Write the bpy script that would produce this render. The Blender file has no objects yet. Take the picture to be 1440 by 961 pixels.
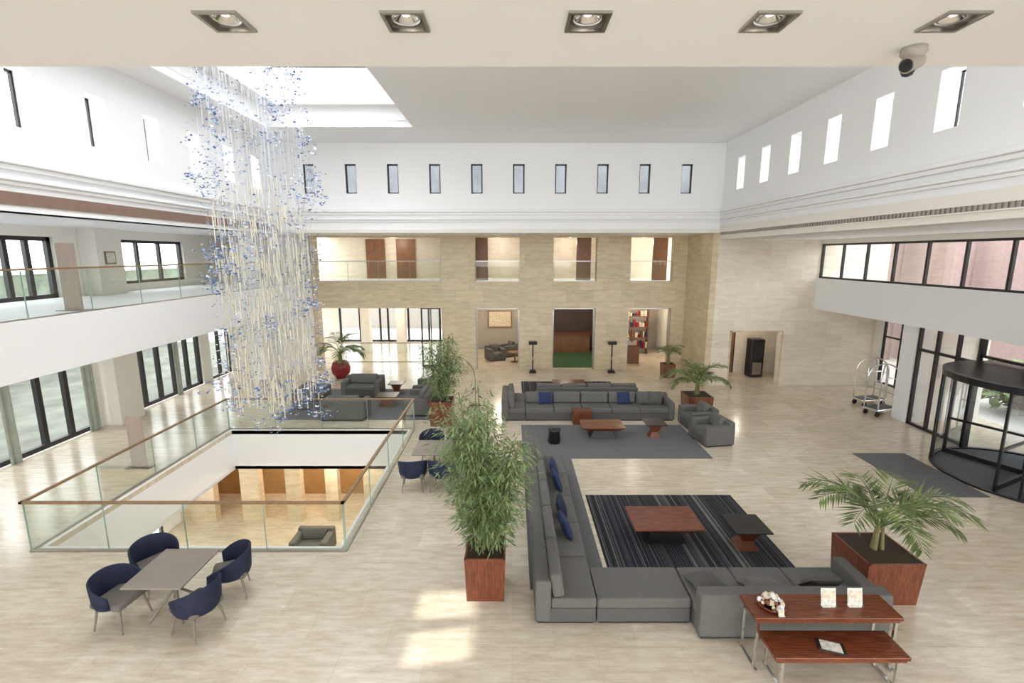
import bpy, bmesh, math, random
from mathutils import Vector, Matrix
R = random.Random(7)
sc = bpy.context.scene
PI = math.pi

# ---------------------------------------------------------------- materials
def newmat(name):
    m = bpy.data.materials.new(name); m.use_nodes = True
    nt = m.node_tree; nt.nodes.clear()
    out = nt.nodes.new('ShaderNodeOutputMaterial')
    return m, nt, out
def N(nt, t, **k):
    n = nt.nodes.new(t)
    for a, b in k.items():
        if a in n.inputs: n.inputs[a].default_value = b
        else: setattr(n, a, b)
    return n
def col(c): return (c[0], c[1], c[2], 1)
def simple(name, c, rough=0.6, metal=0.0, var=0.08, scale=6.0, stretch=(1,1,1), emit=0, spec=0.5, bump=0):
    m, nt, out = newmat(name)
    p = N(nt, 'ShaderNodeBsdfPrincipled'); p.inputs['Roughness'].default_value = rough
    p.inputs['Metallic'].default_value = metal
    p.inputs['Specular IOR Level'].default_value = spec
    tc = N(nt, 'ShaderNodeTexCoord'); mp = N(nt, 'ShaderNodeMapping'); mp.inputs['Scale'].default_value = stretch
    nz = N(nt, 'ShaderNodeTexNoise'); nz.inputs['Scale'].default_value = scale; nz.inputs['Detail'].default_value = 4
    rp = N(nt, 'ShaderNodeValToRGB')
    rp.color_ramp.elements[0].position = 0.3; rp.color_ramp.elements[1].position = 0.7
    rp.color_ramp.elements[0].color = col([max(0, x*(1-var)) for x in c])
    rp.color_ramp.elements[1].color = col([min(1, x*(1+var)) for x in c])
    L = nt.links
    L.new(tc.outputs['Object'], mp.inputs['Vector']); L.new(mp.outputs[0], nz.inputs['Vector'])
    L.new(nz.outputs['Fac'], rp.inputs[0]); L.new(rp.outputs[0], p.inputs['Base Color'])
    if emit:
        L.new(rp.outputs[0], p.inputs['Emission Color']); p.inputs['Emission Strength'].default_value = emit
    if bump:
        b = N(nt, 'ShaderNodeBump'); b.inputs['Strength'].default_value = bump; b.inputs['Distance'].default_value = 0.01
        L.new(nz.outputs['Fac'], b.inputs['Height']); L.new(b.outputs[0], p.inputs['Normal'])
    L.new(p.outputs[0], out.inputs[0])
    return m
def travertine(name, ca, cb, cj, rough, brickw, brickh, mode, joint=0.006):
    m, nt, out = newmat(name); L = nt.links
    p = N(nt, 'ShaderNodeBsdfPrincipled'); p.inputs['Roughness'].default_value = rough
    tc = N(nt, 'ShaderNodeTexCoord'); mp = N(nt, 'ShaderNodeMapping')
    mp.inputs['Scale'].default_value = (0.9, 4.5, 0.5) if mode == 'floor' else (0.7, 0.7, 3.5)
    nz = N(nt, 'ShaderNodeTexNoise'); nz.inputs['Scale'].default_value = 2.2; nz.inputs['Detail'].default_value = 9; nz.inputs['Roughness'].default_value = 0.68
    rp = N(nt, 'ShaderNodeValToRGB'); rp.color_ramp.elements[0].position = 0.3; rp.color_ramp.elements[1].position = 0.66
    rp.color_ramp.elements[0].color = col(ca); rp.color_ramp.elements[1].color = col(cb)
    L.new(tc.outputs['Object'], mp.inputs[0]); L.new(mp.outputs[0], nz.inputs['Vector']); L.new(nz.outputs['Fac'], rp.inputs[0])
    sx = N(nt, 'ShaderNodeSeparateXYZ'); cx = N(nt, 'ShaderNodeCombineXYZ'); L.new(tc.outputs['Object'], sx.inputs[0])
    if mode == 'floor':
        L.new(sx.outputs[0], cx.inputs[0]); L.new(sx.outputs[1], cx.inputs[1])
    else:
        ad = N(nt, 'ShaderNodeMath'); ad.operation = 'ADD'
        L.new(sx.outputs[0], ad.inputs[0]); L.new(sx.outputs[1], ad.inputs[1]); L.new(ad.outputs[0], cx.inputs[0]); L.new(sx.outputs[2], cx.inputs[1])
    br = N(nt, 'ShaderNodeTexBrick'); br.inputs['Scale'].default_value = 1.0
    br.inputs['Brick Width'].default_value = brickw; br.inputs['Row Height'].default_value = brickh
    br.inputs['Mortar Size'].default_value = joint; br.inputs['Bias'].default_value = 0
    br.inputs['Color1'].default_value = (0.88, 0.87, 0.84, 1); br.inputs['Color2'].default_value = (1, 1, 1, 1); br.inputs['Mortar'].default_value = col(cj)
    L.new(cx.outputs[0], br.inputs['Vector'])
    mx = N(nt, 'ShaderNodeMix'); mx.data_type = 'RGBA'; mx.blend_type = 'MULTIPLY'; mx.inputs[0].default_value = 1.0
    L.new(rp.outputs[0], mx.inputs[6]); L.new(br.outputs['Color'], mx.inputs[7])
    L.new(mx.outputs[2], p.inputs['Base Color']); L.new(p.outputs[0], out.inputs[0])
    return m
def glassmat(name, tint, refl=0.06, k=.45):
    m, nt, out = newmat(name); L = nt.links
    tr = N(nt, 'ShaderNodeBsdfTransparent'); tr.inputs[0].default_value = col(tint)
    gl = N(nt, 'ShaderNodeBsdfGlossy'); gl.inputs['Roughness'].default_value = 0.02
    lw = N(nt, 'ShaderNodeLayerWeight'); lw.inputs[0].default_value = 0.25
    ml = N(nt, 'ShaderNodeMath'); ml.operation = 'MULTIPLY_ADD'; ml.inputs[1].default_value = k; ml.inputs[2].default_value = refl
    mix = N(nt, 'ShaderNodeMixShader')
    L.new(lw.outputs['Fresnel'], ml.inputs[0]); L.new(ml.outputs[0], mix.inputs[0])
    L.new(tr.outputs[0], mix.inputs[1]); L.new(gl.outputs[0], mix.inputs[2]); L.new(mix.outputs[0], out.inputs[0])
    return m
def striped(name):
    m, nt, out = newmat(name); L = nt.links
    p = N(nt, 'ShaderNodeBsdfPrincipled'); p.inputs['Roughness'].default_value = 0.95
    tc = N(nt, 'ShaderNodeTexCoord'); sx = N(nt, 'ShaderNodeSeparateXYZ'); L.new(tc.outputs['Object'], sx.inputs[0])
    nz = N(nt, 'ShaderNodeTexNoise'); nz.noise_dimensions = '1D'; nz.inputs['Scale'].default_value = 9.0; nz.inputs['Detail'].default_value = 1
    L.new(sx.outputs[0], nz.inputs['W'])
    rp = N(nt, 'ShaderNodeValToRGB'); cr = rp.color_ramp; cr.interpolation = 'CONSTANT'
    cr.elements[0].position = 0; cr.elements[0].color = (0.01, 0.011, 0.016, 1)
    cr.elements[1].position = 0.40; cr.elements[1].color = (0.09, 0.085, 0.082, 1)
    for ps, c in ((0.46, (0.010, 0.013, 0.028, 1)), (0.52, (0.018, 0.018, 0.02, 1)), (0.58, (0.17, 0.16, 0.15, 1)), (0.615, (0.022, 0.026, 0.045, 1)), (0.7, (0.012, 0.012, 0.015, 1))):
        e = cr.elements.new(ps); e.color = c
    L.new(nz.outputs['Fac'], rp.inputs[0]); L.new(rp.outputs[0], p.inputs['Base Color']); L.new(p.outputs[0], out.inputs[0])
    return m
def emis(name, c, s):
    m, nt, out = newmat(name)
    e = N(nt, 'ShaderNodeEmission'); e.inputs[0].default_value = col(c); e.inputs[1].default_value = s
    nt.links.new(e.outputs[0], out.inputs[0]); return m

M_floor = travertine('travertine_floor', (0.57, 0.475, 0.345), (0.80, 0.73, 0.61), (0.86, 0.83, 0.78), 0.19, 1.2, 0.6, 'floor', 0.005)
M_stone = travertine('travertine_wall', (0.60, 0.47, 0.30), (0.78, 0.67, 0.48), (0.78, 0.73, 0.65), 0.45, 1.3, 0.55, 'wall')
M_stone2 = travertine('travertine_wall_pale', (0.76, 0.67, 0.53), (0.88, 0.81, 0.70), (0.82, 0.78, 0.72), 0.45, 1.3, 0.55, 'wall')
M_white = simple('white_paint', (0.91, 0.91, 0.915), 0.7, var=0.008, scale=0.5)
M_cream = simple('cream_paint', (0.84, 0.81, 0.74), 0.7, var=0.01, scale=0.5)
M_grey = simple('warm_grey_paint', (0.40, 0.37, 0.33), 0.7, var=0.05, scale=0.5)
M_cgrey = simple('camera_grey_plastic', (0.42, 0.38, 0.33), 0.5, var=0.03)
M_backdrop = simple('backdrop_grey', (0.13, 0.135, 0.145), 0.9, var=0.2, scale=1)
M_blockwall = simple('green_block_wall', (0.20, 0.235, 0.18), 0.9, var=0.4, scale=1.5)
M_darkslab = simple('dark_slab_added', (0.17, 0.18, 0.15), 0.9, var=0.3, scale=1.0)
M_dark = simple('dark_panelling', (0.07, 0.045, 0.04), 0.6, var=0.2, scale=1)
M_wood = simple('rosewood', (0.16, 0.043, 0.018), 0.25, var=0.5, scale=4, stretch=(1, 14, 14))
M_woodv = simple('rosewood_vertical', (0.17, 0.048, 0.02), 0.35, var=0.5, scale=4, stretch=(14, 14, 1))
M_rail = simple('oak_handrail', (0.26, 0.16, 0.08), 0.4, var=0.2, scale=8, stretch=(1, 1, 1))
M_brown = simple('brown_fascia', (0.24, 0.155, 0.115), 0.5, var=0.08)
M_post = simple('taupe_post_panel', (0.42, 0.33, 0.28), 0.5, var=0.05)
M_door = simple('brown_wood_panel', (0.22, 0.10, 0.045), 0.4, var=0.2, scale=3, stretch=(8, 8, 1))
M_black = simple('black_metal', (0.010, 0.010, 0.012), 0.35, var=0.1)
M_frame = simple('dark_window_frame', (0.02, 0.018, 0.018), 0.4, var=0.1)
M_chrome = simple('chrome', (0.8, 0.8, 0.8), 0.12, 1.0, var=0.02)
M_steel = simple('brushed_steel', (0.45, 0.43, 0.40), 0.3, 1.0, var=0.05)
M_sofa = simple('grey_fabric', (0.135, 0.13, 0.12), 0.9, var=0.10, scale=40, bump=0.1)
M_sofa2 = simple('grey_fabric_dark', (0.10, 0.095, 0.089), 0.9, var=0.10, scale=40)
M_navy = simple('navy_velvet', (0.008, 0.014, 0.042), 0.75, var=0.2, scale=15)
M_blue = simple('blue_cushion_fabric', (0.018, 0.032, 0.095), 0.85, var=0.2, scale=30)
M_taupe = simple('taupe_laminate', (0.27, 0.23, 0.20), 0.4, var=0.05)
M_seat = simple('taupe_upholstery', (0.17, 0.15, 0.13), 0.85, var=0.1, scale=30)
M_leg = simple('taupe_leg', (0.22, 0.19, 0.16), 0.4, var=0.05)
M_carpet = simple('grey_carpet', (0.15, 0.15, 0.157), 0.98, var=0.15, scale=60)
M_stripe = striped('striped_carpet')
M_leaf = simple('bamboo_leaf', (0.17, 0.235, 0.09), 0.5, var=0.5, scale=5)
M_leaf2 = simple('palm_leaf', (0.14, 0.19, 0.055), 0.45, var=0.5, scale=4)
M_stem = simple('plant_stem', (0.2, 0.18, 0.07), 0.7, var=0.3)
M_soil = simple('soil', (0.05, 0.035, 0.02), 1, var=0.3, scale=30)
M_red = simple('red_glaze', (0.28, 0.015, 0.025), 0.2, var=0.1)
M_glass = glassmat('window_glass', (0.93, 0.95, 0.96), 0.03)
M_rglass = glassmat('balustrade_glass', (0.955, 0.98, 0.965), 0.02, .22)
M_gedge = simple('glass_edge_green', (0.30, 0.42, 0.36), 0.2, var=0.1)
M_pink = simple('pink_render', (0.33, 0.24, 0.23), 0.9, var=0.08)
M_pave = simple('outdoor_paving', (0.58, 0.55, 0.51), 0.9, var=0.1)
M_amber = simple('amber_wall', (0.42, 0.25, 0.10), 0.6, var=0.15, scale=2)
M_green = simple('green_floor', (0.04, 0.11, 0.04), 0.8, var=0.2)
M_curt = simple('sage_curtain', (0.42, 0.46, 0.40), 0.9, var=0.1)
M_sky = emis('frosted_skylight', (0.95, 0.98, 1.0), 3.6)
M_bulb = emis('lamp_glow', (1, 0.93, 0.8), 2.0)
M_paper = simple('printed_paper', (0.7, 0.67, 0.6), 0.6, var=0.3, scale=25)
M_shell = simple('cream_shell', (0.7, 0.6, 0.45), 0.5, var=0.3, scale=20)
M_cblue = simple('blue_glass_flake', (0.10, 0.18, 0.42), 0.2, var=0.3, scale=9)
M_cpale = simple('pale_blue_flake', (0.32, 0.42, 0.66), 0.2, var=0.2, scale=9)
M_cwhite = simple('clear_white_flake', (0.85, 0.87, 0.92), 0.2, var=0.05)
M_ccream = simple('cream_glass_rod', (0.82, 0.76, 0.62), 0.3, var=0.1)
M_lamp = simple('lamp_housing', (0.30, 0.26, 0.22), 0.4, var=0.1)

# ---------------------------------------------------------------- builder
class MB:
    def __init__(s): s.v = []; s.f = []; s.mi = []; s.sm = []; s.mats = []
    def idx(s, m):
        if m not in s.mats: s.mats.append(m)
        return s.mats.index(m)
    def add(s, vs, fs, m, smooth=False, M=None):
        o = len(s.v); k = s.idx(m)
        for v in vs:
            v = Vector(v)
            s.v.append(M @ v if M else v)
        for f in fs:
            s.f.append([o+i for i in f]); s.mi.append(k); s.sm.append(smooth)
    def box(s, x0, x1, y0, y1, z0, z1, m, bev=0, rot=0, seg=2, smooth=False, M=None):
        cx, cy, cz = (x0+x1)/2, (y0+y1)/2, (z0+z1)/2
        T = Matrix.Translation((cx, cy, cz))
        if rot: T = T @ Matrix.Rotation(rot, 4, 'Z')
        if M: T = M @ T
        hx, hy, hz = abs(x1-x0)/2, abs(y1-y0)/2, abs(z1-z0)/2
        if not bev:
            vs = [(-hx,-hy,-hz),(hx,-hy,-hz),(hx,hy,-hz),(-hx,hy,-hz),(-hx,-hy,hz),(hx,-hy,hz),(hx,hy,hz),(-hx,hy,hz)]
            fs = [(0,3,2,1),(4,5,6,7),(0,1,5,4),(1,2,6,5),(2,3,7,6),(3,0,4,7)]
            s.add(vs, fs, m, smooth, T); return
        bm = bmesh.new(); bmesh.ops.create_cube(bm, size=1)
        for v in bm.verts: v.co = Vector((v.co.x*2*hx, v.co.y*2*hy, v.co.z*2*hz))
        bmesh.ops.bevel(bm, geom=list(bm.edges), offset=min(bev, hx*.95, hy*.95, hz*.95), segments=seg, profile=0.5, affect='EDGES')
        bm.verts.index_update()
        s.add([v.co.copy() for v in bm.verts], [[v.index for v in f.verts] for f in bm.faces], m, smooth, T); bm.free()
    def cyl(s, p0, p1, r0, r1, m, seg=12, caps=True, smooth=True):
        p0 = Vector(p0); p1 = Vector(p1); d = (p1-p0)
        if d.length < 1e-6: return
        q = d.to_track_quat('Z', 'Y').to_matrix()
        vs = []
        for p, r in ((p0, r0), (p1, r1)):
            for i in range(seg):
                a = 2*PI*i/seg; vs.append(p + q @ Vector((r*math.cos(a), r*math.sin(a), 0)))
        fs = [(i, (i+1) % seg, seg+(i+1) % seg, seg+i) for i in range(seg)]
        s.add(vs, fs, m, smooth)
        if caps:
            s.add(vs[:seg], [list(range(seg))[::-1]], m); s.add(vs[seg:], [list(range(seg))], m)
    def tube(s, pts, r, m, seg=8):
        for a, b in zip(pts[:-1], pts[1:]): s.cyl(a, b, r, r, m, seg, True)
    def lathe(s, prof, c, m, seg=24, smooth=True):
        c = Vector(c); vs = []; n = len(prof)
        for r, z in prof:
            for i in range(seg):
                a = 2*PI*i/seg; vs.append(c + Vector((r*math.cos(a), r*math.sin(a), z)))
        fs = []
        for j in range(n-1):
            for i in range(seg):
                fs.append((j*seg+i, j*seg+(i+1) % seg, (j+1)*seg+(i+1) % seg, (j+1)*seg+i))
        s.add(vs, fs, m, smooth)
    def frus(s, cx, cy, z0, z1, ax, ay, bx, by, m):
        vs = [(cx-ax,cy-ay,z0),(cx+ax,cy-ay,z0),(cx+ax,cy+ay,z0),(cx-ax,cy+ay,z0),(cx-bx,cy-by,z1),(cx+bx,cy-by,z1),(cx+bx,cy+by,z1),(cx-bx,cy+by,z1)]
        s.add(vs, [(0,3,2,1),(4,5,6,7),(0,1,5,4),(1,2,6,5),(2,3,7,6),(3,0,4,7)], m)
    def cushion(s, c, w, h, t, m, rx=0, rz=0):
        T = Matrix.Translation(c) @ Matrix.Rotation(rz, 4, 'Z') @ Matrix.Rotation(rx, 4, 'X')
        s.box(-w/2, w/2, -t/2, t/2, -h/2, h/2, m, .055, seg=4, smooth=True, M=T)
    def pillow(s, c, w, h, t, m, rx=0, ry=0, rz=0):
        T = Matrix.Translation(c) @ Matrix.Rotation(rz, 4, 'Z') @ Matrix.Rotation(ry, 4, 'Y') @ Matrix.Rotation(rx, 4, 'X')
        n = 9
        for sg in (1, -1):
            vs = []
            for j in range(n):
                for i in range(n):
                    u = -1+2*i/(n-1); v = -1+2*j/(n-1)
                    th = (max(0, (1-u**4)*(1-v**4)))**0.5
                    vs.append((u*w/2*(1-.08*(1-abs(v))), sg*t/2*th, v*h/2*(1-.08*(1-abs(u)))))
            fs = []
            for j in range(n-1):
                for i in range(n-1):
                    q = (j*n+i, j*n+i+1, (j+1)*n+i+1, (j+1)*n+i)
                    fs.append(q if sg < 0 else q[::-1])
            s.add(vs, fs, m, True, T)
    def leaf(s, p, d, L, W, m, up=Vector((0, 0, 1))):
        d = d.normalized(); sd = d.cross(up)
        if sd.length < 1e-3: sd = Vector((1, 0, 0))
        sd.normalize(); n = sd.cross(d)
        a = p + d*L*.4 + n*0.02*L
        s.add([p, a+sd*W/2, p+d*L, a-sd*W/2], [(0, 1, 2, 3)], m)
    def obj(s, name, loc=(0, 0, 0), rz=0, scale=1):
        me = bpy.data.meshes.new(name)
        me.from_pydata([tuple(v) for v in s.v], [], s.f)
        for m in s.mats: me.materials.append(m)
        me.polygons.foreach_set('material_index', s.mi); me.polygons.foreach_set('use_smooth', s.sm)
        me.update()
        o = bpy.data.objects.new(name, me); sc.collection.objects.link(o)
        o.location = loc; o.rotation_euler = (0, 0, rz); o.scale = (scale,)*3
        return o

def slab(name, axis, p0, p1, a0, a1, b0, b1, holes, mat):
    As = sorted(set([a0, a1]+[x for h in holes for x in h[:2] if a0 < x < a1]))
    Bs = sorted(set([b0, b1]+[x for h in holes for x in h[2:] if b0 < x < b1]))
    def solid(i, j):
        if i < 0 or j < 0 or i >= len(As)-1 or j >= len(Bs)-1: return False
        a = (As[i]+As[i+1])/2; b = (Bs[j]+Bs[j+1])/2
        return not any(h[0] < a < h[1] and h[2] < b < h[3] for h in holes)
    def P(p, a, b):
        return {'x': (p, a, b), 'y': (a, p, b), 'z': (a, b, p)}[axis]
    mb = MB()
    for i in range(len(As)-1):
        for j in range(len(Bs)-1):
            if not solid(i, j): continue
            A0, A1, B0, B1 = As[i], As[i+1], Bs[j], Bs[j+1]
            for p in (p0, p1): mb.add([P(p,A0,B0),P(p,A1,B0),P(p,A1,B1),P(p,A0,B1)], [(0,1,2,3)], mat)
            if not solid(i-1, j): mb.add([P(p0,A0,B0),P(p0,A0,B1),P(p1,A0,B1),P(p1,A0,B0)], [(0,1,2,3)], mat)
            if not solid(i+1, j): mb.add([P(p0,A1,B0),P(p0,A1,B1),P(p1,A1,B1),P(p1,A1,B0)], [(0,1,2,3)], mat)
            if not solid(i, j-1): mb.add([P(p0,A0,B0),P(p0,A1,B0),P(p1,A1,B0),P(p1,A0,B0)], [(0,1,2,3)], mat)
            if not solid(i, j+1): mb.add([P(p0,A0,B1),P(p0,A1,B1),P(p1,A1,B1),P(p1,A0,B1)], [(0,1,2,3)], mat)
    o = mb.obj(name)
    bm = bmesh.new(); bm.from_mesh(o.data); bmesh.ops.remove_doubles(bm, verts=bm.verts, dist=1e-4)
    bmesh.ops.recalc_face_normals(bm, faces=bm.faces); bm.to_mesh(o.data); bm.free()
    return o

wn = [0]
def window(axis, p, a0, a1, b0, b1, ac=(), bc=(), bar=0.06, dep=0.08, fm=None, gm=None, name=None):
    fm = fm or M_frame; gm = gm or M_glass
    mb = MB()
    def B(x0, x1, z0, z1, d=dep, m=fm):
        if axis == 'x': mb.box(p-d/2, p+d/2, x0, x1, z0, z1, m)
        elif axis == 'y': mb.box(x0, x1, p-d/2, p+d/2, z0, z1, m)
        else: mb.box(x0, x1, z0, z1, p-d/2, p+d/2, m)
    B(a0, a0+bar, b0, b1); B(a1-bar, a1, b0, b1); B(a0, a1, b0, b0+bar); B(a0, a1, b1-bar, b1)
    for a in ac: B(a-bar/2, a+bar/2, b0, b1, dep*.95)
    for b in bc: B(a0, a1, b-bar/2, b+bar/2, dep*.9)
    P = (lambda a, b: (p, a, b)) if axis == 'x' else ((lambda a, b: (a, p, b)) if axis == 'y' else (lambda a, b: (a, b, p)))
    mb.add([P(a0,b0),P(a1,b0),P(a1,b1),P(a0,b1)], [(0,1,2,3)], gm)
    wn[0] += 1
    return mb.obj(name or 'window_%d' % wn[0])

# ---------------------------------------------------------------- shell
XL, XR, YB = -9.4, 8.4, 20.0
VOID = (-8.9, -3.3, 8.4, 14.6)
slab('floor', 'z', -0.12, 0.0, -13.3, 16.0, -3.0, 31.0, [VOID], M_floor)
fb = MB()
x0, x1, y0, y1 = VOID
for a in ((x0-.06, x0, y0-.06, y1+.06), (x1, x1+.06, y0-.06, y1+.06), (x0, x1, y0-.06, y0), (x0, x1, y1, y1+.06)):
    fb.box(a[0], a[1], a[2], a[3], -1.3, 0.012, M_white)
fb.obj('trim_void_fascia')
# lower level
slab('floor_lower', 'z', -4.3, -4.2, -12.2, -1.0, 6.0, 18.6, [], M_floor)
slab('ceiling_lower', 'z', -1.3, -1.2, -12.2, -1.0, 6.0, 18.6, [(x0, x1, y0, y1)], M_white)
slab('wall_lower_back', 'y', 16.4, 16.7, -12.2, -1.0, -4.2, -1.3, [(-10.9, -9.9, -4.2, -1.75), (-9.2, -8.25, -4.2, -1.75), (-7.7, -6.8, -4.2, -1.75), (-6.35, -5.4, -4.2, -1.75)], M_stone)
slab('wall_lower_rear', 'y', 18.5, 18.6, -12.2, -1.0, -4.2, -1.3, [], M_amber)
slab('wall_lower_left', 'x', -12.3, -12.2, 6.0, 18.6, -4.2, -1.3, [(11, 15.5, -4.2, -1.7)], M_white)
slab('wall_lower_right', 'x', -1.0, -0.9, 6.0, 18.6, -4.2, -1.3, [], M_white)
slab('wall_lower_front', 'y', 5.9, 6.0, -12.2, -1.0, -4.2, -1.3, [], M_white)
window('x', -12.25, 11, 15.5, -4.2, -1.7, (11.9, 12.8, 13.7, 14.6), (), 0.1)

# atrium ceiling + skylight
SK = (-8.4, -3.4, 6.0, 17.6)
slab('ceiling', 'z', 9.8, 10.0, XL-.3, XR+.3, 3.26, YB+.3, [SK], M_white)
sk = MB()
def well(b, X0, X1, Y0, Y1, z0, z1, m, t=.1):
    b.box(X0-t, X0, Y0-t, Y1+t, z0, z1, m); b.box(X1, X1+t, Y0-t, Y1+t, z0, z1, m)
    b.box(X0, X1, Y0-t, Y0, z0, z1, m); b.box(X0, X1, Y1, Y1+t, z0, z1, m)
well(sk, SK[0], SK[1], SK[2], SK[3], 9.99, 10.45, M_white)
well(sk, SK[0]+.5, SK[1]-.5, SK[2]+.5, SK[3]-.35, 10.44, 11.7, M_white, .6)
sk.obj('wall_skylight_well')
sg = MB()
sg.box(SK[0]+.5, SK[1]-.5, SK[2]+.5, SK[3]-.35, 11.66, 11.7, M_sky)
for i in range(1, 4):
    xx = SK[0]+.5+4.0*i/4; sg.box(xx-.03, xx+.03, SK[2]+.5, SK[3]-.35, 11.56, 11.66, M_frame)
for i in range(0, 9):
    yy = SK[2]+.53+10.69*i/8; sg.box(SK[0]+.5, SK[1]-.5, yy-.03, yy+.03, 11.56, 11.66, M_frame)
sg.obj('skylight')

# clerestory walls
ZB = 6.35; CW0, CW1 = 7.89, 9.03
bx = [-8.07+i*1.668 for i in range(10)]
slab('wall_back_upper', 'y', YB, YB+.3, XL-.3, XR+.3, ZB, 9.8, [(c-.23, c+.23, CW0, CW1) for c in bx], M_white)
for c in bx: window('y', YB+.18, c-.23, c+.23, CW0, CW1, (), (), 0.055)
ys = [4.8+i*1.72 for i in range(9)]
slab('wall_right_upper', 'x', XR, XR+.45, 3.26, YB, 6.1, 9.8, [(c-.27, c+.27, CW0, CW1) for c in ys], M_white)
slab('wall_left_upper', 'x', XL-.45, XL, 3.26, YB, 6.3, 9.8, [(c-.27, c+.27, CW0, CW1) for c in ys], M_white)
for c in ys:
    window('x', XR+.42, c-.27, c+.27, CW0, CW1, (), (), 0.025, .04)
    window('x', XL-.40, c-.27, c+.27, CW0, CW1, (), (), 0.045, .06)
slab('wall_front_upper', 'y', 3.1, 3.26, XL-.3, XR+.3, 6.8, 9.8, [(-5.5, XR, 6.95, 9.7)], M_white)  # opening cut in the unseen front wall to let daylight in
window('y', 3.18, -5.5, XR, 6.95, 9.7, [-5.5+(XR+5.5)*i/10 for i in range(1, 10)])  # glazing of that added opening, which lights the ceiling and back wall
b = MB(); b.box(-16, 16, 26.5, 26.8, 6.5, 12.5, M_backdrop); b.box(-16, 16, 26.45, 26.85, 12.5, 12.7, M_backdrop); b.obj('grey_pane_backdrop')  # backdrop added behind the back clerestory so its panes read grey
# cornices
tn = 0
def trim(x0, x1, y0, y1, z0, z1, m=M_white, bev=0.02):
    global tn
    tn += 1; b = MB(); b.box(x0, x1, y0, y1, z0, z1, m, bev); b.obj('trim_%d' % tn)
for z0, z1, d in ((7.16, 7.26, .16), (7.06, 7.16, .09), (6.86, 6.92, .12), (6.78, 6.86, .06)):
    trim(XL, XR, YB-d, YB, z0, z1); trim(XR-d, XR, 3.3, YB-d, z0, z1); trim(XL, XL+d, 3.3, YB-d, z0, z1)
trim(XL, XR, YB-.05, YB, 6.35, 6.5, M_cream)
trim(XL-.02, XL+.03, 3.3, YB-.05, 6.42, 6.66, M_brown, 0)
trim(XR-.04, XR, 3.3, YB-.05, 6.1, 6.62, M_cream, 0)
vg = MB(); vg.box(XR-.05, XR-.041, 3.4, YB-.2, 6.27, 6.38, M_lamp)
y = 3.45
while y < YB-.25:
    vg.box(XR-.07, XR-.05, y, y+.06, 6.27, 6.38, M_steel); y += .11
vg.box(XR-.08, XR-.041, 3.4, YB-.2, 6.245, 6.27, M_cream); vg.box(XR-.08, XR-.041, 3.4, YB-.2, 6.375, 6.40, M_cream)
vg.obj('air_vent_grille')

# near ceiling with recessed downlights
dlx = [-1.43, -.53, .377, 1.285, 2.2]
slab('ceiling_gallery', 'z', 6.65, 6.8, -13.3, 13.3, -3.0, 3.26, [(x-.095, x+.095, 2.565, 2.755) for x in dlx], M_white)
slab('wall_rear_light_block', 'y', -3.1, -3.0, -13.3, 13.3, 3.3, 6.8, [(-6, 6, 4.25, 6.3)], M_white)  # unseen wall added behind the camera to cut light on the soffit
window('y', -3.05, -6, 6, 4.25, 6.3, [-4, -2, 0, 2, 4])
for x in dlx:
    b = MB(); cy = 2.66
    for a in ((-.105, -.088, -.105, .105), (.088, .105, -.105, .105), (-.088, .088, -.105, -.088), (-.088, .088, .088, .105)):
        b.box(x+a[0], x+a[1], cy+a[2], cy+a[3], 6.637, 6.655, M_steel)
    well(b, x-.09, x+.09, cy-.09, cy+.09, 6.65, 6.79, M_lamp, .004)
    b.box(x-.09, x+.09, cy-.09, cy+.09, 6.785, 6.795, M_lamp)
    b.lathe([(0.0, 6.70), (.03, 6.685), (.055, 6.66), (.072, 6.655), (.075, 6.70), (.06, 6.74), (.03, 6.77)], (x, cy, 0), M_chrome)
    b.lathe([(0.0, 6.672), (.018, 6.674), (.022, 6.69)], (x, cy, 0), M_bulb)
    b.obj('recessed_downlight')
cm = MB(); cx, cy = 2.27, 2.98
cm.lathe([(0, 6.65), (.062, 6.65), (.065, 6.62), (.05, 6.60), (.03, 6.575), (.03, 6.55)], (cx, cy, 0), M_cgrey)
cm.cyl((cx+.035, cy+.0, 6.585), (cx-.055, cy-.03, 6.545), .04, .042, M_cgrey, 20)
cm.cyl((cx-.055, cy-.03, 6.545), (cx-.066, cy-.034, 6.54), .036, .03, M_black, 20)
cm.lathe([(.034, 6.56), (.036, 6.53), (.025, 6.505), (0, 6.495)], (cx-.02, cy, 0), M_black)
cm.obj('security_camera')

# galleries
slab('floor_gallery_camera', 'z', 3.3, 4.25, -9.4, 12.5, -3.0, 0.2, [], M_cream)
slab('floor_gallery_left', 'z', 3.1, 4.25, -13.3, XL, -3.0, 22.8, [], M_white)
slab('ceiling_gallery_left', 'z', 6.3, 6.4, -13.4, XL-.02, 3.26, 22.8, [], M_white)
slab('wall_left', 'x', -13.6, -13.3, -3.0, 22.8, 0, 3.1, [(6.5, 14.9, 0, 2.85), (16.3, 20.3, 0, 2.85), (20.9, 22.5, 0, 2.85)], M_cream)
slab('wall_left_gallery', 'x', -13.6, -13.3, -3.0, 22.8, 3.1, 6.4, [(8.0, 14.3, 4.25, 6.0), (16.5, 19.9, 4.5, 6.0)], M_cream)
window('x', -13.45, 6.5, 14.9, 0, 2.85, [6.5+.84*i for i in range(1, 10)], (), .13, .14)
window('x', -13.45, 16.3, 20.3, 0, 2.85, [16.3+.8*i for i in range(1, 5)], (), .13, .14)
window('x', -13.45, 20.9, 22.5, 0, 2.85, [21.7], (), .12, .12)
window('x', -13.45, 8.0, 14.3, 4.25, 6.0, [9.2, 10.4, 11.6, 12.2, 13.0, 13.6], (), .12, .12)
window('x', -13.45, 16.5, 19.9, 4.5, 6.0, [17.6, 18.7], (), .1, .12)
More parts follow.
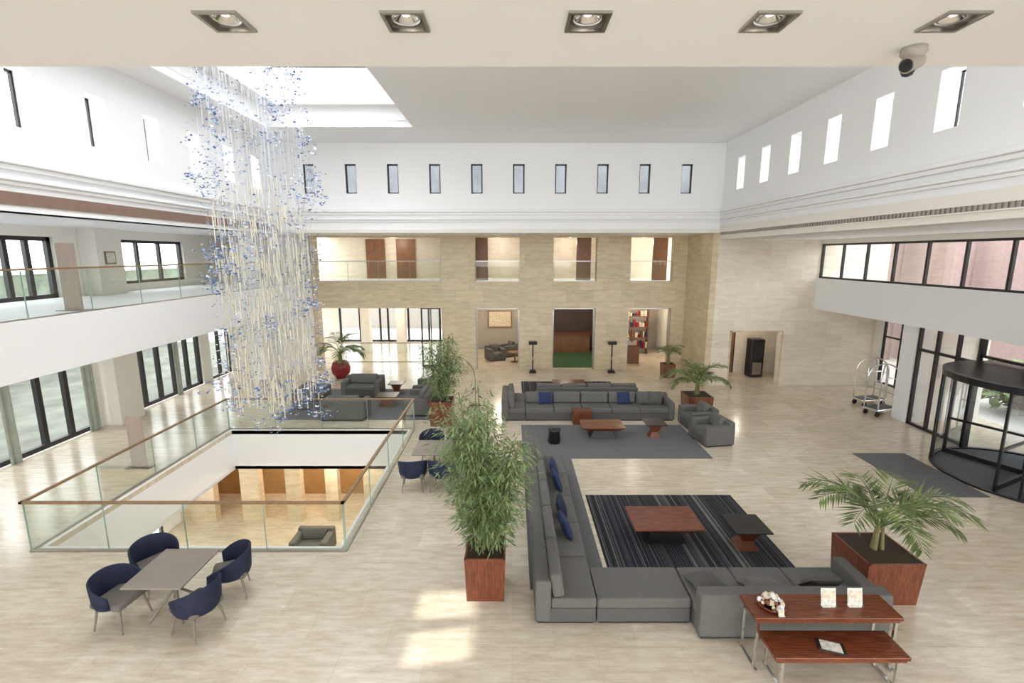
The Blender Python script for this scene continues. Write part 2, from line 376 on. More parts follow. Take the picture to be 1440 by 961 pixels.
for z0, z1 in ((0, 3.1), (4.25, 6.3)):
    b = MB(); b.box(-13.3, -12.75, 15.1, 16.1, z0, z1, M_cream, .01); b.obj('pillar')
    b = MB(); b.box(-11.6, -10.9, 20.9, 21.6, z0, z1, M_white, .01); b.obj('pillar')
def balustrade(name, pts, z, h=1.0, cap=M_rail, gm=M_rglass, base=True, closed=False, seglen=1.5):
    b = MB()
    P = pts + ([pts[0]] if closed else [])
    for (ax, ay), (bx_, by) in zip(P[:-1], P[1:]):
        L = math.hypot(bx_-ax, by-ay); n = max(1, round(L/seglen)); ang = math.atan2(by-ay, bx_-ax)
        T = Matrix.Translation((ax, ay, z)) @ Matrix.Rotation(ang, 4, 'Z')
        for i in range(n):
            u0 = L*i/n+.012; u1 = L*(i+1)/n-.012
            b.box(u0, u1, -.009, .009, .02, h-.03, gm, M=T)
        b.box(-.03, L+.03, -.03, .03, h-.025, h+.015, cap, M=T)
        if base: b.box(0, L, -.02, .02, 0, .03, M_steel, M=T)
        for i in range(n+1):
            u = min(max(L*i/n, .02), L-.02)
            b.box(u-.006, u+.006, -.01, .01, 0, h-.03, M_gedge, M=T)
    return b.obj(name)
balustrade('glass_balustrade', [(-9.05, 8.25), (-3.12, 8.25), (-3.12, 14.75), (-9.05, 14.75)], 0, closed=True)
balustrade('glass_balustrade', [(XL-.05, 0.5), (XL-.05, 22.7)], 4.25, .97)

# back facade
op = [(-9.2, -3.33), (-1.73, .36), (1.93, 3.96), (5.52, 7.55)]
slab('wall_back', 'y', 22.8, 23.3, -9.45, 8.4, 0, 6.4, [(a, b, 0, 3.0) for a, b in op]+[(a, b, 4.25, 6.28) for a, b in op], M_stone)
slab('wall_back_left', 'y', 22.8, 23.3, -13.6, -9.45, 0, 6.4, [], M_cream)
slab('wall_return_right', 'x', 8.15, 8.4, YB, 22.8, 0, 6.4, [], M_stone)
slab('ceiling_back_bay', 'z', 6.36, 6.5, XL-.3, XR+.3, YB+.3, 26.2, [], M_white)
slab('floor_gallery_back', 'z', 3.6, 4.25, -13.3, 8.6, 23.3, 31, [], M_cream)
slab('wall_gallery_back', 'y', 26.0, 26.2, -13.3, 8.6, 4.25, 6.4, [], M_stone2)
for i, (a, b_) in enumerate(op):
    balustrade('glass_balustrade', [(a+.02, 22.95), (b_-.02, 22.95)], 4.25, .95, cap=M_steel)
    w = MB()
    if i == 0:
        for px in (-7.2, -5.6): w.box(px-.5, px+.5, 25.9, 25.99, 4.25, 6.3, M_door)
        w.obj('door_%d' % (10+i))
    else:
        px = b_-.45 if i == 2 else (a+.2 if i == 1 else b_-.3)
        w.box(px-.35, px+.35, 24.0, 24.12, 4.25, 6.35, M_door); w.obj('wood_screen_panel')
    if i:
        d = MB()
        for (q0, q1) in ((a, a+.07), (b_-.07, b_)): d.box(q0, q1, 22.98, 23.1, 0, 3.0, M_steel)
        d.box(a, b_, 22.98, 23.1, 2.93, 3.0, M_steel); d.obj('trim_door_frame_%d' % i)
slab('wall_ground_rear_1', 'y', 28.0, 28.2, -2.9, 1.1, 0, 3.6, [], M_grey)
slab('wall_ground_rear_2', 'y', 28.0, 28.2, 1.22, 4.7, 0, 3.6, [], M_dark)
slab('wall_ground_rear_3', 'y', 28.0, 28.2, 4.82, 8.5, 0, 3.6, [], M_grey)
slab('wall_ground_rear_left', 'y', 30.5, 30.7, -13.3, -2.9, 0, 3.6, [(-11, -3.2, 0, 3.0)], M_cream)
window('y', 30.6, -11, -3.2, 0, 3.0, [-9.7, -8.4, -7.9, -6.6, -5.3, -4.6, -3.9], [2.4], .12)
slab('garden_wall_back', 'y', 37, 37.2, -16, 2, -.13, 1.6, [], M_grey)
for xx in (-3.0, 1.1, 4.7, 8.5): slab('wall_partition_%d' % int(xx+5), 'x', xx, xx+.12, 23.3, 28.2 if xx > -2 else 30.5, 0, 3.6, [], M_cream)
b = MB(); b.box(1.25, 4.68, 23.32, 27.98, .0, .02, M_green); b.obj('green_rug')
balustrade('glass_balustrade', [(-8.6, 24.6), (-4.0, 24.6)], 0, 1.0)
b = MB()
for q in ((-4.45, -4.38), (-3.55, -3.48), (-3.98, -3.94)): b.box(q[0], q[1], 23.42, 23.5, 0, 2.95, M_frame)
b.box(-4.45, -3.48, 23.42, 23.5, 2.88, 2.95, M_frame); b.box(-4.45, -3.48, 23.42, 23.5, 0, .1, M_frame)
b.add([(-4.45, 23.46, 0), (-3.48, 23.46, 0), (-3.48, 23.46, 2.95), (-4.45, 23.46, 2.95)], [(0, 1, 2, 3)], M_glass); b.obj('door_2')
for xx in (-8.3, -6.3):
    b = MB(); b.box(xx-.25, xx+.25, 27.0, 27.5, 0, 3.6, M_cream, .01); b.obj('pillar')
# right wing
slab('wall_back_right', 'y', YB, YB+.3, XR, 15.4, 0, 6.15, [(9.2, 11.3, 0, 2.3)], M_stone2)
slab('wall_corridor_rear', 'y', 22.4, 22.5, 8.4, 12.5, 0, 2.6, [], M_stone2)
slab('ceiling_corridor', 'z', 2.5, 2.6, 8.4, 12.5, YB+.3, 22.4, [], M_white)
slab('wall_corridor_right', 'x', 12.4, 12.5, YB+.3, 22.4, 0, 2.5, [], M_cream)
b = MB(); b.box(9.6, 10.4, 22.31, 22.37, 0, 2.15, M_door); b.box(9.55, 9.6, 22.3, 22.395, 0, 2.2, M_frame); b.box(10.4, 10.45, 22.3, 22.395, 0, 2.2, M_frame); b.obj('door_1')
b = MB(); b.box(10.75, 11.35, 21.3, 21.8, .03, 1.75, M_black, .03); b.box(10.82, 11.28, 21.28, 21.3, .9, 1.6, M_frame); b.box(10.85, 11.25, 21.27, 21.3, .15, .7, M_steel); b.obj('vending_cabinet')
b = MB()
for q in ((9.14, 9.2, 0, 2.36), (11.3, 11.36, 0, 2.36)): b.box(q[0], q[1], YB-.03, YB, q[2], q[3], M_stone)
b.box(9.14, 11.36, YB-.03, YB, 2.3, 2.36, M_stone); b.obj('trim_doorway')
slab('ceiling_right_wing', 'z', 6.1, 6.2, XR+.35, 13.2, -3, YB, [], M_white)
slab('wall_right_band', 'x', 12.5, 12.8, -3, YB, 3.3, 4.55, [], M_white)
slab('ceiling_right_low', 'z', 3.3, 3.4, 12.8, 15.4, -3, YB, [], M_white)
slab('wall_right_head', 'x', 12.55, 12.8, -3, YB, 5.92, 6.1, [], M_cream)
window('x', 12.65, 0, YB, 4.55, 5.92, [YB-1.27*i for i in range(1, 15)], (), .07, .09)
slab('wall_right_low', 'x', 15.2, 15.4, 15.3, YB, 0, 3.3, [(16.0, 19.6, .25, 3.1)], M_cream)
window('x', 15.3, 16.0, 19.6, .25, 3.1, [16.9, 17.8, 18.7], [2.2], .07)
b = MB(); b.box(13.05, 13.6, 15.35, 15.95, 0, 3.3, M_white, .01); b.obj('pillar')
slab('wall_right_return', 'y', 15.5, 15.7, 13.6, 15.4, 0, 3.3, [], M_cream)
window('x', 13.1, 13.2, 15.3, 0, 3.3, [13.9, 14.6], [2.5], .08, .1)
window('x', 13.1, 2.0, 9.4, 0, 3.3, [3.5, 5, 6.5, 8.0], [2.5], .08, .1)
window('x', 13.1, 9.4, 13.2, 2.68, 3.3, [10.6, 12.0], (), .07, .1)

# revolving door
rd = MB(); C = Vector((12.9, 11.3, 0)); rr = 1.85; hh = 2.42
rd.lathe([(0, hh+.02), (rr-.05, hh), (rr+.05, hh), (rr+.06, hh+.16), (rr, hh+.18), (0, hh+.22)], C, M_black, 48, False)
rd.lathe([(rr-.05, .0), (rr-.05, .05), (rr+.05, .05), (rr+.05, .0)], C, M_black, 48, False)
rd.lathe([(0, .012), (rr-.05, .012)], C, M_carpet, 48, False)
rd.cyl(C, C+Vector((0, 0, hh)), .05, .05, M_black)
for s0, s1 in ((40, 140), (220, 320)):
    n = 12; vs = []
    for i in range(n+1):
        a = math.radians(s0+(s1-s0)*i/n)
        for z in (.05, hh): vs.append(C+Vector((rr*math.cos(a), rr*math.sin(a), z)))
    rd.add(vs, [(2*i, 2*i+2, 2*i+3, 2*i+1) for i in range(n)], M_glass, True)
    for a in (s0, (s0+s1)/2, s1):
        a = math.radians(a); p = C+Vector((rr*math.cos(a), rr*math.sin(a), 0)); rd.cyl(p, p+Vector((0, 0, hh)), .045, .045, M_black, 8)
for k in range(4):
    a = math.radians(25+90*k); T = Matrix.Translation(C) @ Matrix.Rotation(a, 4, 'Z')
    rd.box(.06, rr-.08, -.004, .004, .1, hh-.05, M_glass, M=T)
    for q in ((.05, .12, .03, hh-.02), (rr-.15, rr-.08, .03, hh-.02), (.05, rr-.08, .03, .16), (.05, rr-.08, hh-.1, hh-.02), (.05, rr-.08, 1.0, 1.06)):
        rd.box(q[0], q[1], -.025, .025, q[2], q[3], M_black, M=T)
rd.obj('revolving_door')

# exterior
slab('ground_outside', 'z', -.2, -.13, -40, 40, -25, 60, [(-13.4, 16.1, -3.1, 31.1)], M_pave)
b = MB(); b.box(-22, -13.7, 2, 31, -.13, -.1, M_darkslab); b.obj('dark_slab_left')  # dark slab added over the paving to keep the left panes dark
b = MB(); b.box(21, 21.4, -5, 32, -.13, 6.6, M_pink)
for i in range(9): b.cyl((20.3, -2+4*i, -.13), (20.3, -2+4*i, 6.4), .35, .35, M_pink, 16)
b.obj('neighbouring_building')
b = MB(); b.box(-22.3, -22, -6, 34, -.13, 4.6, M_blockwall); b.box(-22.35, -21.95, -6, 34, 4.6, 4.7, M_pave); b.obj('light_block_wall_left')  # wall added outside the left glazing to hold back daylight

# ---------------------------------------------------------------- carpets
def rug(name, x0, x1, y0, y1, m, z=.012):
    b = MB(); b.box(x0, x1, y0, y1, 0.001, z, m); return b.obj(name)
rug('striped_rug', 1.7, 5.05, 7.35, 10.4, M_stripe, .016)
rb = MB(); rb.box(.3, 5.5, 12.45, 15.1, .001, .012, M_carpet); rb.box(.3, 1.62, 7.2, 12.45, .001, .012, M_carpet); rb.obj('grey_rug')
rug('striped_rug', .4, 4.3, 17.6, 20.6, M_stripe, .016)
rug('grey_rug', -8.0, -2.75, 15.6, 19.4, M_carpet)
rug('doormat', 9.55, 11.0, 10.3, 12.8, M_carpet, .015)

# ---------------------------------------------------------------- seating
def seatrow(b, x0, x1, y0, y1, back, n, arms=(), h=.43, bh=.72, bt=.24, cush=True):
    b.box(x0+.04, x1-.04, y0+.04, y1-.04, 0, .05, M_black)
    e = .006
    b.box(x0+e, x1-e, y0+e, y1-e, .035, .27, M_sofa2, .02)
    ix0, ix1, iy0, iy1 = x0, x1, y0, y1
    if back == 'x-': b.box(x0, x0+bt, y0, y1, .04, bh, M_sofa, .04); ix0 += bt
    if back == 'x+': b.box(x1-bt, x1, y0, y1, .04, bh, M_sofa, .04); ix1 -= bt
    if back == 'y-': b.box(x0, x1, y0, y0+bt, .04, bh, M_sofa, .04); iy0 += bt
    if back == 'y+': b.box(x0, x1, y1-bt, y1, .04, bh, M_sofa, .04); iy1 -= bt
    for a in arms:
        if a == 'x-': b.box(x0-.003, x0+.2, y0-.003, y1+.003, .04, bh-.1, M_sofa, .035); ix0 = max(ix0, x0+.2)
        if a == 'x+': b.box(x1-.2, x1+.003, y0-.003, y1+.003, .04, bh-.1, M_sofa, .035); ix1 = min(ix1, x1-.2)
    alongx = back in ('y-', 'y+') or (back is None and (x1-x0) > (y1-y0))
    for i in range(n):
        if alongx: q = (ix0+(ix1-ix0)*i/n+.004, ix0+(ix1-ix0)*(i+1)/n-.004, iy0, iy1)
        else: q = (ix0, ix1, iy0+(iy1-iy0)*i/n+.004, iy0+(iy1-iy0)*(i+1)/n-.004)
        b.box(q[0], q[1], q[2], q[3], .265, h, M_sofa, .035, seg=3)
        if cush and back:
            cxm, cym = (q[0]+q[1])/2, (q[2]+q[3])/2; w = (q[1]-q[0] if alongx else q[3]-q[2])-.03
            if back == 'x-': b.cushion((ix0+.09, cym, h+.19), w, .38, .18, M_sofa, rx=-.15, rz=PI/2)
            if back == 'x+': b.cushion((ix1-.09, cym, h+.19), w, .38, .18, M_sofa, rx=-.15, rz=-PI/2)
            if back == 'y+': b.cushion((cxm, iy1-.09, h+.19), w, .38, .18, M_sofa, rx=-.15)
            if back == 'y-': b.cushion((cxm, iy0+.09, h+.19), w, .38, .18, M_sofa, rx=.15)
s1 = MB()
seatrow(s1, .35, 1.27, 6.42, 11.7, 'x-', 5)
seatrow(s1, 1.275, 2.69, 6.424, 7.2, None, 1)
seatrow(s1, 2.7, 5.45, 6.12, 7.2, 'y-', 3, arms=('x+',), cush=False)
for yy, rz in ((8.1, -1.4), (8.75, -1.7), (9.9, -1.45), (10.5, -1.65)):
    s1.pillow((.97, yy, .63), .44, .44, .15, M_blue if yy != 8.75 else M_navy, rx=.35, rz=rz)
s1.pillow((3.0, 6.75, .5), .5, .45, .14, M_sofa2, rx=1.45, rz=.2)
s1.pillow((3.8, 6.6, .55), .6, .42, .16, M_sofa, rx=1.2)
s1.pillow((4.7, 6.6, .58), .5, .42, .16, M_sofa2, rx=.8)
s1.obj('sectional_sofa')
s2 = MB()
seatrow(s2, .455, 5.45, 15.5, 16.55, 'y+', 5, arms=('x+',))
seatrow(s2, -.35, .45, 15.5, 17.4, 'x-', 2)
for xx in (1.15, 3.85): s2.pillow((xx, 16.05, .64), .45, .42, .14, M_blue, rx=-.35, rz=.1)
for xx in (4.5, 4.9): s2.pillow((xx, 16.0, .66), .45, .45, .15, M_sofa2, rx=-.3, rz=-.1)
s2.obj('sectional_sofa')
s3 = MB(); seatrow(s3, .9, 4.6, 17.0, 17.9, 'y-', 4, cush=True); s3.obj('sofa')

def armchair(loc, rz, w=1.0):
    b = MB(); seatrow(b, -w/2, w/2, -.45, .45, 'y+', 1, arms=('x-', 'x+'), bh=.72, bt=.2)
    return b.obj('armchair', loc, rz)
armchair((5.95, 13.75, 0), -PI/2*.9); armchair((6.0, 14.95, 0), -PI/2*.95)
armchair((-5.7, 15.9, .012), PI, 1.5); armchair((-5.9, 18.6, .012), 0, 1.5); armchair((-3.3, 16.6, .012), -PI/2, 1.4); armchair((-3.3, 18.2, .012), -PI/2, 1.2)
armchair((-7.4, 17.3, .012), PI/2, 1.4)
armchair((-6.55, 14.5, -4.2), 0, 1.2)
armchair((-.9, 25.2, 0), 0.4, .9); armchair((-.2, 26.2, 0), -1, .9)

def coffee(loc, w, d, top=M_wood, base=M_black, h=.4, rz=0):
    b = MB()
    b.box(-w/2, w/2, -d/2, d/2, h-.035, h, top, .008)
    b.frus(0, 0, h-.13, h-.035, w*.36, d*.36, w*.48, d*.48, M_wood if top == M_wood else base)
    b.frus(0, 0, .0, h-.13, w*.30, d*.30, w*.2, d*.2, base if top != M_black else M_wood)
    return b.obj('coffee_table', loc, rz)
def sidet(loc, w, h=.46):
    b = MB()
    b.box(-w/2, w/2, -w/2, w/2, h-.03, h, M_black, .006)
    b.frus(0, 0, .16, h-.03, w*.16, w*.16, w*.34, w*.34, M_woodv)
    b.frus(0, 0, 0, .16, w*.28, w*.28, w*.16, w*.16, M_woodv)
    return b.obj('side_table', loc)
coffee((2.97, 8.73, .016), 1.32, .88); sidet((4.45, 8.42, .016), .68)
coffee((2.75, 14.1, .012), 1.3, .8); sidet((4.35, 14.1, .012), .62)
coffee((2.3, 19.0, .016), 1.3, .8)
coffee((-4.6, 17.2, .012), .8, .7, M_black); sidet((-4.6, 18.7, .012), .6)
b = MB(); b.box(2.0, 2.6, 15.12, 15.46, 0, .44, M_woodv, .01); b.box(1.98, 2.62, 15.11, 15.47, .44, .47, M_wood, .005); b.obj('wooden_end_table')
b = MB(); b.lathe([(0, 0), (.17, 0), (.19, .05), (.16, .35), (.2, .42), (0, .43)], (0, 0, 0), M_black); b.obj('round_stool', (1.25, 13.6, .012))

def chair(loc, rz):
    b = MB()
    n = 20; A = math.radians(118)
    rows = []
    for i in range(n+1):
        a = -A+2*A*i/n; t = abs(a)/A
        top = .80-.20*t**2.2; bot = .37+.03*t
        sx, cy_ = math.sin(a), -math.cos(a)
        ring = []
        for rad, z in ((.275, bot), (.29+.0, .45), (.315, top), (.325, top+.015), (.345, top), (.325, .45), (.30, bot)):
            ring.append(Vector((sx*rad, cy_*rad*.95, z)))
        rows.append(ring)
    k = 7; vs = [v for r in rows for v in r]; fs = []
    for i in range(n):
        for j in range(k): fs.append((i*k+j, (i+1)*k+j, (i+1)*k+(j+1) % k, i*k+(j+1) % k))
    fs.append(list(range(k))); fs.append([n*k+j for j in range(k)][::-1])
    b.add(vs, fs, M_navy, True)
    b.box(-.26, .26, -.25, .27, .36, .46, M_seat, .05, seg=3, smooth=True)
    for x, y in ((-.19, -.17), (.19, -.17), (-.19, .2), (.19, .2)):
        b.cyl((x, y, .38), (x*1.3, y*1.3, 0), .022, .012, M_leg, 10)
    return b.obj('dining_chair', loc, rz)
def table(loc, w, d):
    b = MB(); b.box(-w/2, w/2, -d/2, d/2, .725, .75, M_taupe, .006)
    b.box(-w*.3, w*.3, -.04, .04, .68, .725, M_leg); b.box(-.04, .04, -d*.3, d*.3, .68, .725, M_leg)
    b.cyl((0, 0, .3), (0, 0, .72), .03, .03, M_leg)
    for sx in (-1, 1):
        for sy in (-1, 1): b.cyl((0, 0, .42), (sx*w*.3, sy*d*.3, 0.0), .024, .016, M_leg, 10)
    return b.obj('dining_table', loc)
table((-5.23, 6.72, 0), .88, .96)
chair((-5.93, 6.5, 0), -PI/2-.15); chair((-5.95, 7.3, 0), -PI/2-.6); chair((-4.6, 7.12, 0), PI/2+.4); chair((-4.66, 6.36, 0), PI/2-.35)
table((-1.95, 11.45, 0), .95, .95)
chair((-2.15, 12.3, 0), PI); chair((-2.35, 10.75, 0), .1); chair((-1.65, 10.75, 0), -.1); chair((-1.4, 12.3, 0), PI-.2)

def console(name, x0, x1, y0, y1, h, inset=.12):
    b = MB(); b.box(x0, x1, y0, y1, h-.05, h, M_wood, .006); b.box(x0+.03, x1-.03, y0+.02, y1-.02, h-.09, h-.05, M_woodv)
    for x in (x0+inset, x1-inset):
        for y in (y0+.05, y1-.05): b.box(x-.018, x+.018, y-.018, y+.018, .03, h-.085, M_chrome)
        b.box(x-.018, x+.018, y0-.02, y1, 0, .035, M_chrome)
    return b.obj(name)
console('console_table', 3.2, 5.15, 5.6, 6.06, .80, .06)
console('console_table', 3.32, 5.03, 5.28, 5.74, .50)
b = MB()
b.lathe([(0, 0), (.14, 0), (.2, .035), (.19, .04), (.13, .015)], (0, 0, 0), M_wood)
for i in range(70):
    a = R.uniform(0, 2*PI); r = R.uniform(0, .17); z = .045+.14*(1-r/.17)*R.random()
    p = Vector((r*math.cos(a), r*math.sin(a), z)); s_ = R.uniform(.022, .04)
    b.lathe([(0, -s_), (s_*.8, -s_*.5), (s_, 0), (s_*.6, s_*.7), (0, s_)], p, R.choice([M_shell, M_shell, M_wood, M_cwhite]), 8)
b.obj('bowl_of_shells', (3.53, 5.85, .80))
for x, y in ((3.55, 5.63), (4.3, 5.83), (4.66, 5.83)):
    s_ = .38 if x < 4 else 1
    b = MB(); T = Matrix.Rotation(-.2, 4, 'X')
    b.box(-.1*s_, .1*s_, -.005, .005, 0, .24*s_, M_paper, M=T); b.box(-.11*s_, .11*s_, -.05*s_, .02*s_, 0, .012, M_chrome)
    b.box(-.08*s_, .08*s_, -.008, -.006, .1*s_, .2*s_, M_shell, M=T); b.obj('leaflet_holder', (x, y, .801))
b = MB(); b.box(-.16, .16, -.1, .1, .0, .015, M_frame, .004); b.box(-.12, .12, -.08, .08, .015, .02, M_paper); b.obj('magazine', (4.12, 5.45, .501), -.35)

# ---------------------------------------------------------------- plants
def planter(b, w, h, cx=0, cy=0):
    b.frus(cx, cy, 0, h, w*.46, w*.46, w*.5, w*.5, M_woodv)
    b.box(cx-w*.5, cx+w*.5, cy-w*.5, cy-w*.5+.03, h, h+.02, M_woodv); b.box(cx-w*.5, cx+w*.5, cy+w*.5-.03, cy+w*.5, h, h+.02, M_woodv)
    b.box(cx-w*.5, cx-w*.5+.03, cy-w*.5, cy+w*.5, h, h+.02, M_woodv); b.box(cx+w*.5-.03, cx+w*.5, cy-w*.5, cy+w*.5, h, h+.02, M_woodv)
    b.box(cx-w*.47, cx+w*.47, cy-w*.47, cy+w*.47, h-.01, h+.008, M_soil)
def bamboo(loc, w, h, top, nleaf, rad, seed, LL=.14):
    r = random.Random(seed); b = MB(); planter(b, w, h)
    tips = []
    for i in range(20):
        a = r.uniform(0, 2*PI); r0 = r.uniform(.02, w*.3); lean = r.uniform(.15, .95)*rad
        H = r.uniform(.6, 1)*(top-h); pts = []
        for k in range(9):
            t = k/8; rr_ = r0+lean*t**1.6
            pts.append(Vector((math.cos(a)*rr_, math.sin(a)*rr_, h+H*t-.12*lean*t**4)))
        for p, q in zip(pts[:-1], pts[1:]): b.cyl(p, q, .011, .009, M_stem, 5, False)
        tips.append(pts)
    for i in range(nleaf):
        pts = r.choice(tips); t = r.uniform(.06, 1)**.75*7.999; k = int(t); p = pts[k].lerp(pts[k+1], t-k)
        a = r.uniform(0, 2*PI); frac = t/8
        br = r.uniform(.03, .42)*(.45+.85*math.sin(PI*min(1, frac*.95)))*rad*1.1
        p = p+Vector((math.cos(a)*br, math.sin(a)*br, r.uniform(-.08, .1)))
        d = Vector((math.cos(a+r.uniform(-.9, .9)), math.sin(a+r.uniform(-.9, .9)), r.uniform(-1.1, .25)))
        b.leaf(p, d, LL*r.uniform(.6, 1.3), LL*.2, M_leaf, Vector((r.uniform(-.6, .6), r.uniform(-.6, .6), 1)))
    return b.obj('potted_bamboo', loc)
bamboo((-.43, 7.22, 0), .65, .75, 3.42, 8500, .78, 3)
bamboo((-2.3, 15.3, 0), .75, .8, 2.95, 3200, .72, 5, .17)
def palm(name, loc, w, h, nf, L, seed, pot='wood', el0=.75, el1=1.45, droop=1.9, crown=.35):
    r = random.Random(seed); b = MB()
    if pot == 'wood': planter(b, w, h)
    else:
        b.lathe([(0, 0), (w*.28, 0), (w*.46, h*.3), (w*.5, h*.6), (w*.42, h*.92), (w*.36, h), (w*.3, h), (w*.3, h-.06), (0, h-.06)], (0, 0, 0), M_red)
    for i in range(6):
        a = r.uniform(0, 2*PI); b.cyl((0.07*math.cos(a), .07*math.sin(a), h-.02), (.04*math.cos(a), .04*math.sin(a), h+crown+.08), .035, .022, M_stem, 7)
    for i in range(nf):
        az = 2*PI*i/nf*2.4+r.uniform(-.3, .3); el = r.uniform(el0, el1); l = L*r.uniform(.7, 1.1)
        pts = []; p = Vector((0, 0, h+crown)); e = el
        n = 16
        for k in range(n+1):
            pts.append(p.copy()); p = p+Vector((math.cos(az)*math.cos(e), math.sin(az)*math.cos(e), math.sin(e)))*l/n
            e -= droop*(.3+1.4*k/n)/n
        for k in range(n):
            b.cyl(pts[k], pts[k+1], .012*(1-k/n)+.003, .012*(1-(k+1)/n)+.003, M_leaf2, 5, False)
        for k in range(5, n+1):
            for half in (0, .5):
                t = min(1, (k+half)/n); q = pts[k] if (half == 0 or k == n) else (pts[k]+pts[k+1])/2
                tg = (pts[min(k+1, n)]-pts[min(k, n-1)]).normalized()
                side = tg.cross(Vector((0, 0, 1)))
                if side.length < .05: side = Vector((-math.sin(az), math.cos(az), 0))
                side.normalize()
                ll = l*.33*(math.sin(PI*(.12+.78*t))**.7)
                for sg_ in (-1, 1):
                    d = side*sg_*.75+tg*.7+Vector((0, 0, r.uniform(-.45, .1)))
                    b.leaf(q, d, ll*r.uniform(.85, 1.1), .024*L/1.2+.008, M_leaf2)
    return b.obj(name, loc)
palm('potted_palm', (6.02, 7.25, 0), .9, .72, 15, 1.5, 11)
palm('potted_palm', (6.5, 16.4, 0), .85, .65, 18, 1.35, 12, el0=.5)
palm('potted_palm', (-7.75, 21.35, 0), .85, .75, 18, 1.35, 13, 'pot', el0=.4)
palm('potted_palm', (7.1, 21.5, 0), .55, .6, 12, .9, 14)
def shrub(name, loc, rx, ry, rz_, n, seed, trunk=0):
    r = random.Random(seed); b = MB()
    if trunk: b.cyl((0, 0, 0), (0, 0, trunk+rz_*.5), .18, .1, M_stem, 10)
    for i in range(n):
        v = Vector((r.gauss(0, 1), r.gauss(0, 1), r.gauss(0, 1))).normalized()*r.uniform(.35, 1)**.5
        p = Vector((v.x*rx, v.y*ry, trunk+rz_+v.z*rz_))
        b.leaf(p, Vector((r.uniform(-1, 1), r.uniform(-1, 1), r.uniform(-1, .5))), .42, .22, M_leaf, Vector((r.uniform(-1, 1), r.uniform(-1, 1), 1)))
    return b.obj(name, loc)
for i, y in enumerate((6, 10.5, 15)): shrub('garden_shrub', (-20.4, y, -.1), 1.0, 1.5, .8, 500, 20+i)
shrub('garden_tree', (17.5, 9.5, -.13), 1.2, 1.6, 1.3, 900, 31, 4.2)
shrub('garden_tree', (18, 16.5, -.13), 1.2, 1.4, .9, 600, 32, .2)
def curtain(y0, y1):
    b = MB(); n = int((y1-y0)/.04); vs = []
    for i in range(n+1):
        y = y0+(y1-y0)*i/n; x = -13.24+.04*math.sin(i*1.3)
        vs += [(x, y, .0), (x, y, 2.8)]
    b.add(vs, [(2*i, 2*i+2, 2*i+3, 2*i+1) for i in range(n)], M_curt, True); b.obj('curtain')
for a, c in ((12.0, 12.3), (14.45, 14.85), (16.35, 16.65), (18.5, 18.8)): curtain(a, c)

# ---------------------------------------------------------------- chandelier
ch = MB(); r = random.Random(42); CX, CY = -6.35, 12.6
for i in range(140):
    a = r.uniform(0, 2*PI); rad = 1.25*math.sqrt(r.random()); x = CX+rad*math.cos(a); y = CY+rad*math.sin(a)
    zb = r.uniform(1.3, 4.5); ch.cyl((x, y, zb), (x, y, 11.5), .003, .003, M_cwhite, 3, False)
def flake(p, s_, m):
    T = Matrix.Translation(p) @ Matrix.Rotation(r.uniform(0, 6.28), 4, 'Z') @ Matrix.Rotation(r.uniform(-.9, .9), 4, 'X')
    f = r.uniform(.3, .9)
    ch.add([(0, -s_*.35, 0), (s_*.9, -s_*.6, s_*f), (s_, s_*.5, s_*f), (0, s_*.35, 0), (-s_, s_*.5, s_*f), (-s_*.9, -s_*.6, s_*f)], [(0, 1, 2, 3), (0, 3, 4, 5)], m, False, T)
pal = [M_cblue, M_cblue, M_cpale, M_cpale, M_cwhite]
def place(z):
    hel = z*1.35
    a = r.uniform(0, 2*PI) if r.random() < .4 else hel+r.gauss(0, .5)+(PI if r.random() < .5 else 0)
    rad = r.choice([r.uniform(1.05, 1.4), r.uniform(1.1, 1.4), 1.35*math.sqrt(r.random())])
    rad *= (1+.08*math.sin(z*1.1)) * (.9 if z < 2 else 1)
    return Vector((CX+rad*math.cos(a), CY+rad*math.sin(a), z))
for i in range(1700): flake(place(r.uniform(1.2, 10.6)), r.uniform(.022, .05), r.choice(pal+[M_cwhite]))
for i in range(150):
    c = place(r.uniform(1.3, 10.4) if i < 112 else r.uniform(1.25, 2.1)); n = r.randint(9, 18)
    for k in range(n): flake(c+Vector((r.gauss(0, .1), r.gauss(0, .1), r.gauss(0, .12))), r.uniform(.025, .055), r.choice(pal))
for i in range(750):
    z = r.uniform(1.4, 5.2) if r.random() < .75 else r.uniform(4.9, 7); a = r.uniform(0, 2*PI); rad = 1.1*math.sqrt(r.random())
    x, y = CX+rad*math.cos(a), CY+rad*math.sin(a); l = r.uniform(.15, .6)
    ch.cyl((x, y, z), (x, y, z+l), .013, .013, M_ccream, 5, True)
ch.lathe([(0, 11.48), (1.4, 11.48), (1.42, 11.5), (1.42, 11.55), (0, 11.55)], (CX, CY, 0), M_white, 32)
ch.obj('hanging_chandelier')

# ---------------------------------------------------------------- lamps and small objects
def floorlamp(loc):
    b = MB(); b.box(-.17, .17, -.17, .17, 0, .04, M_black, .005); b.box(-.13, .13, -.13, .13, .04, .12, M_black)
    b.cyl((0, 0, .1), (0, 0, 1.35), .03, .03, M_black); b.box(-.2, .2, -.12, .12, 1.35, 1.5, M_black, .02)
    b.box(-.17, .17, -.1, .1, 1.5, 1.51, M_lamp); b.cyl((0, 0, .6), (0, 0, .75), .05, .05, M_steel)
    return b.obj('floor_lamp', loc)
floorlamp((.98, 22.3, 0)); floorlamp((4.7, 22.3, 0))
b = MB(); b.lathe([(0, 0), (.2, 0), (.2, .03), (0, .04)], (0, 0, 0), M_black)
pts = [Vector((0, 0, .03)), Vector((0, 0, 1.0))]+[Vector((-.75+.75*math.cos(t), 0, 1.0+.85*math.sin(t))) for t in [i*.2 for i in range(1, 13)]]
b.tube(pts, .009, M_black, 6); e = pts[-1]
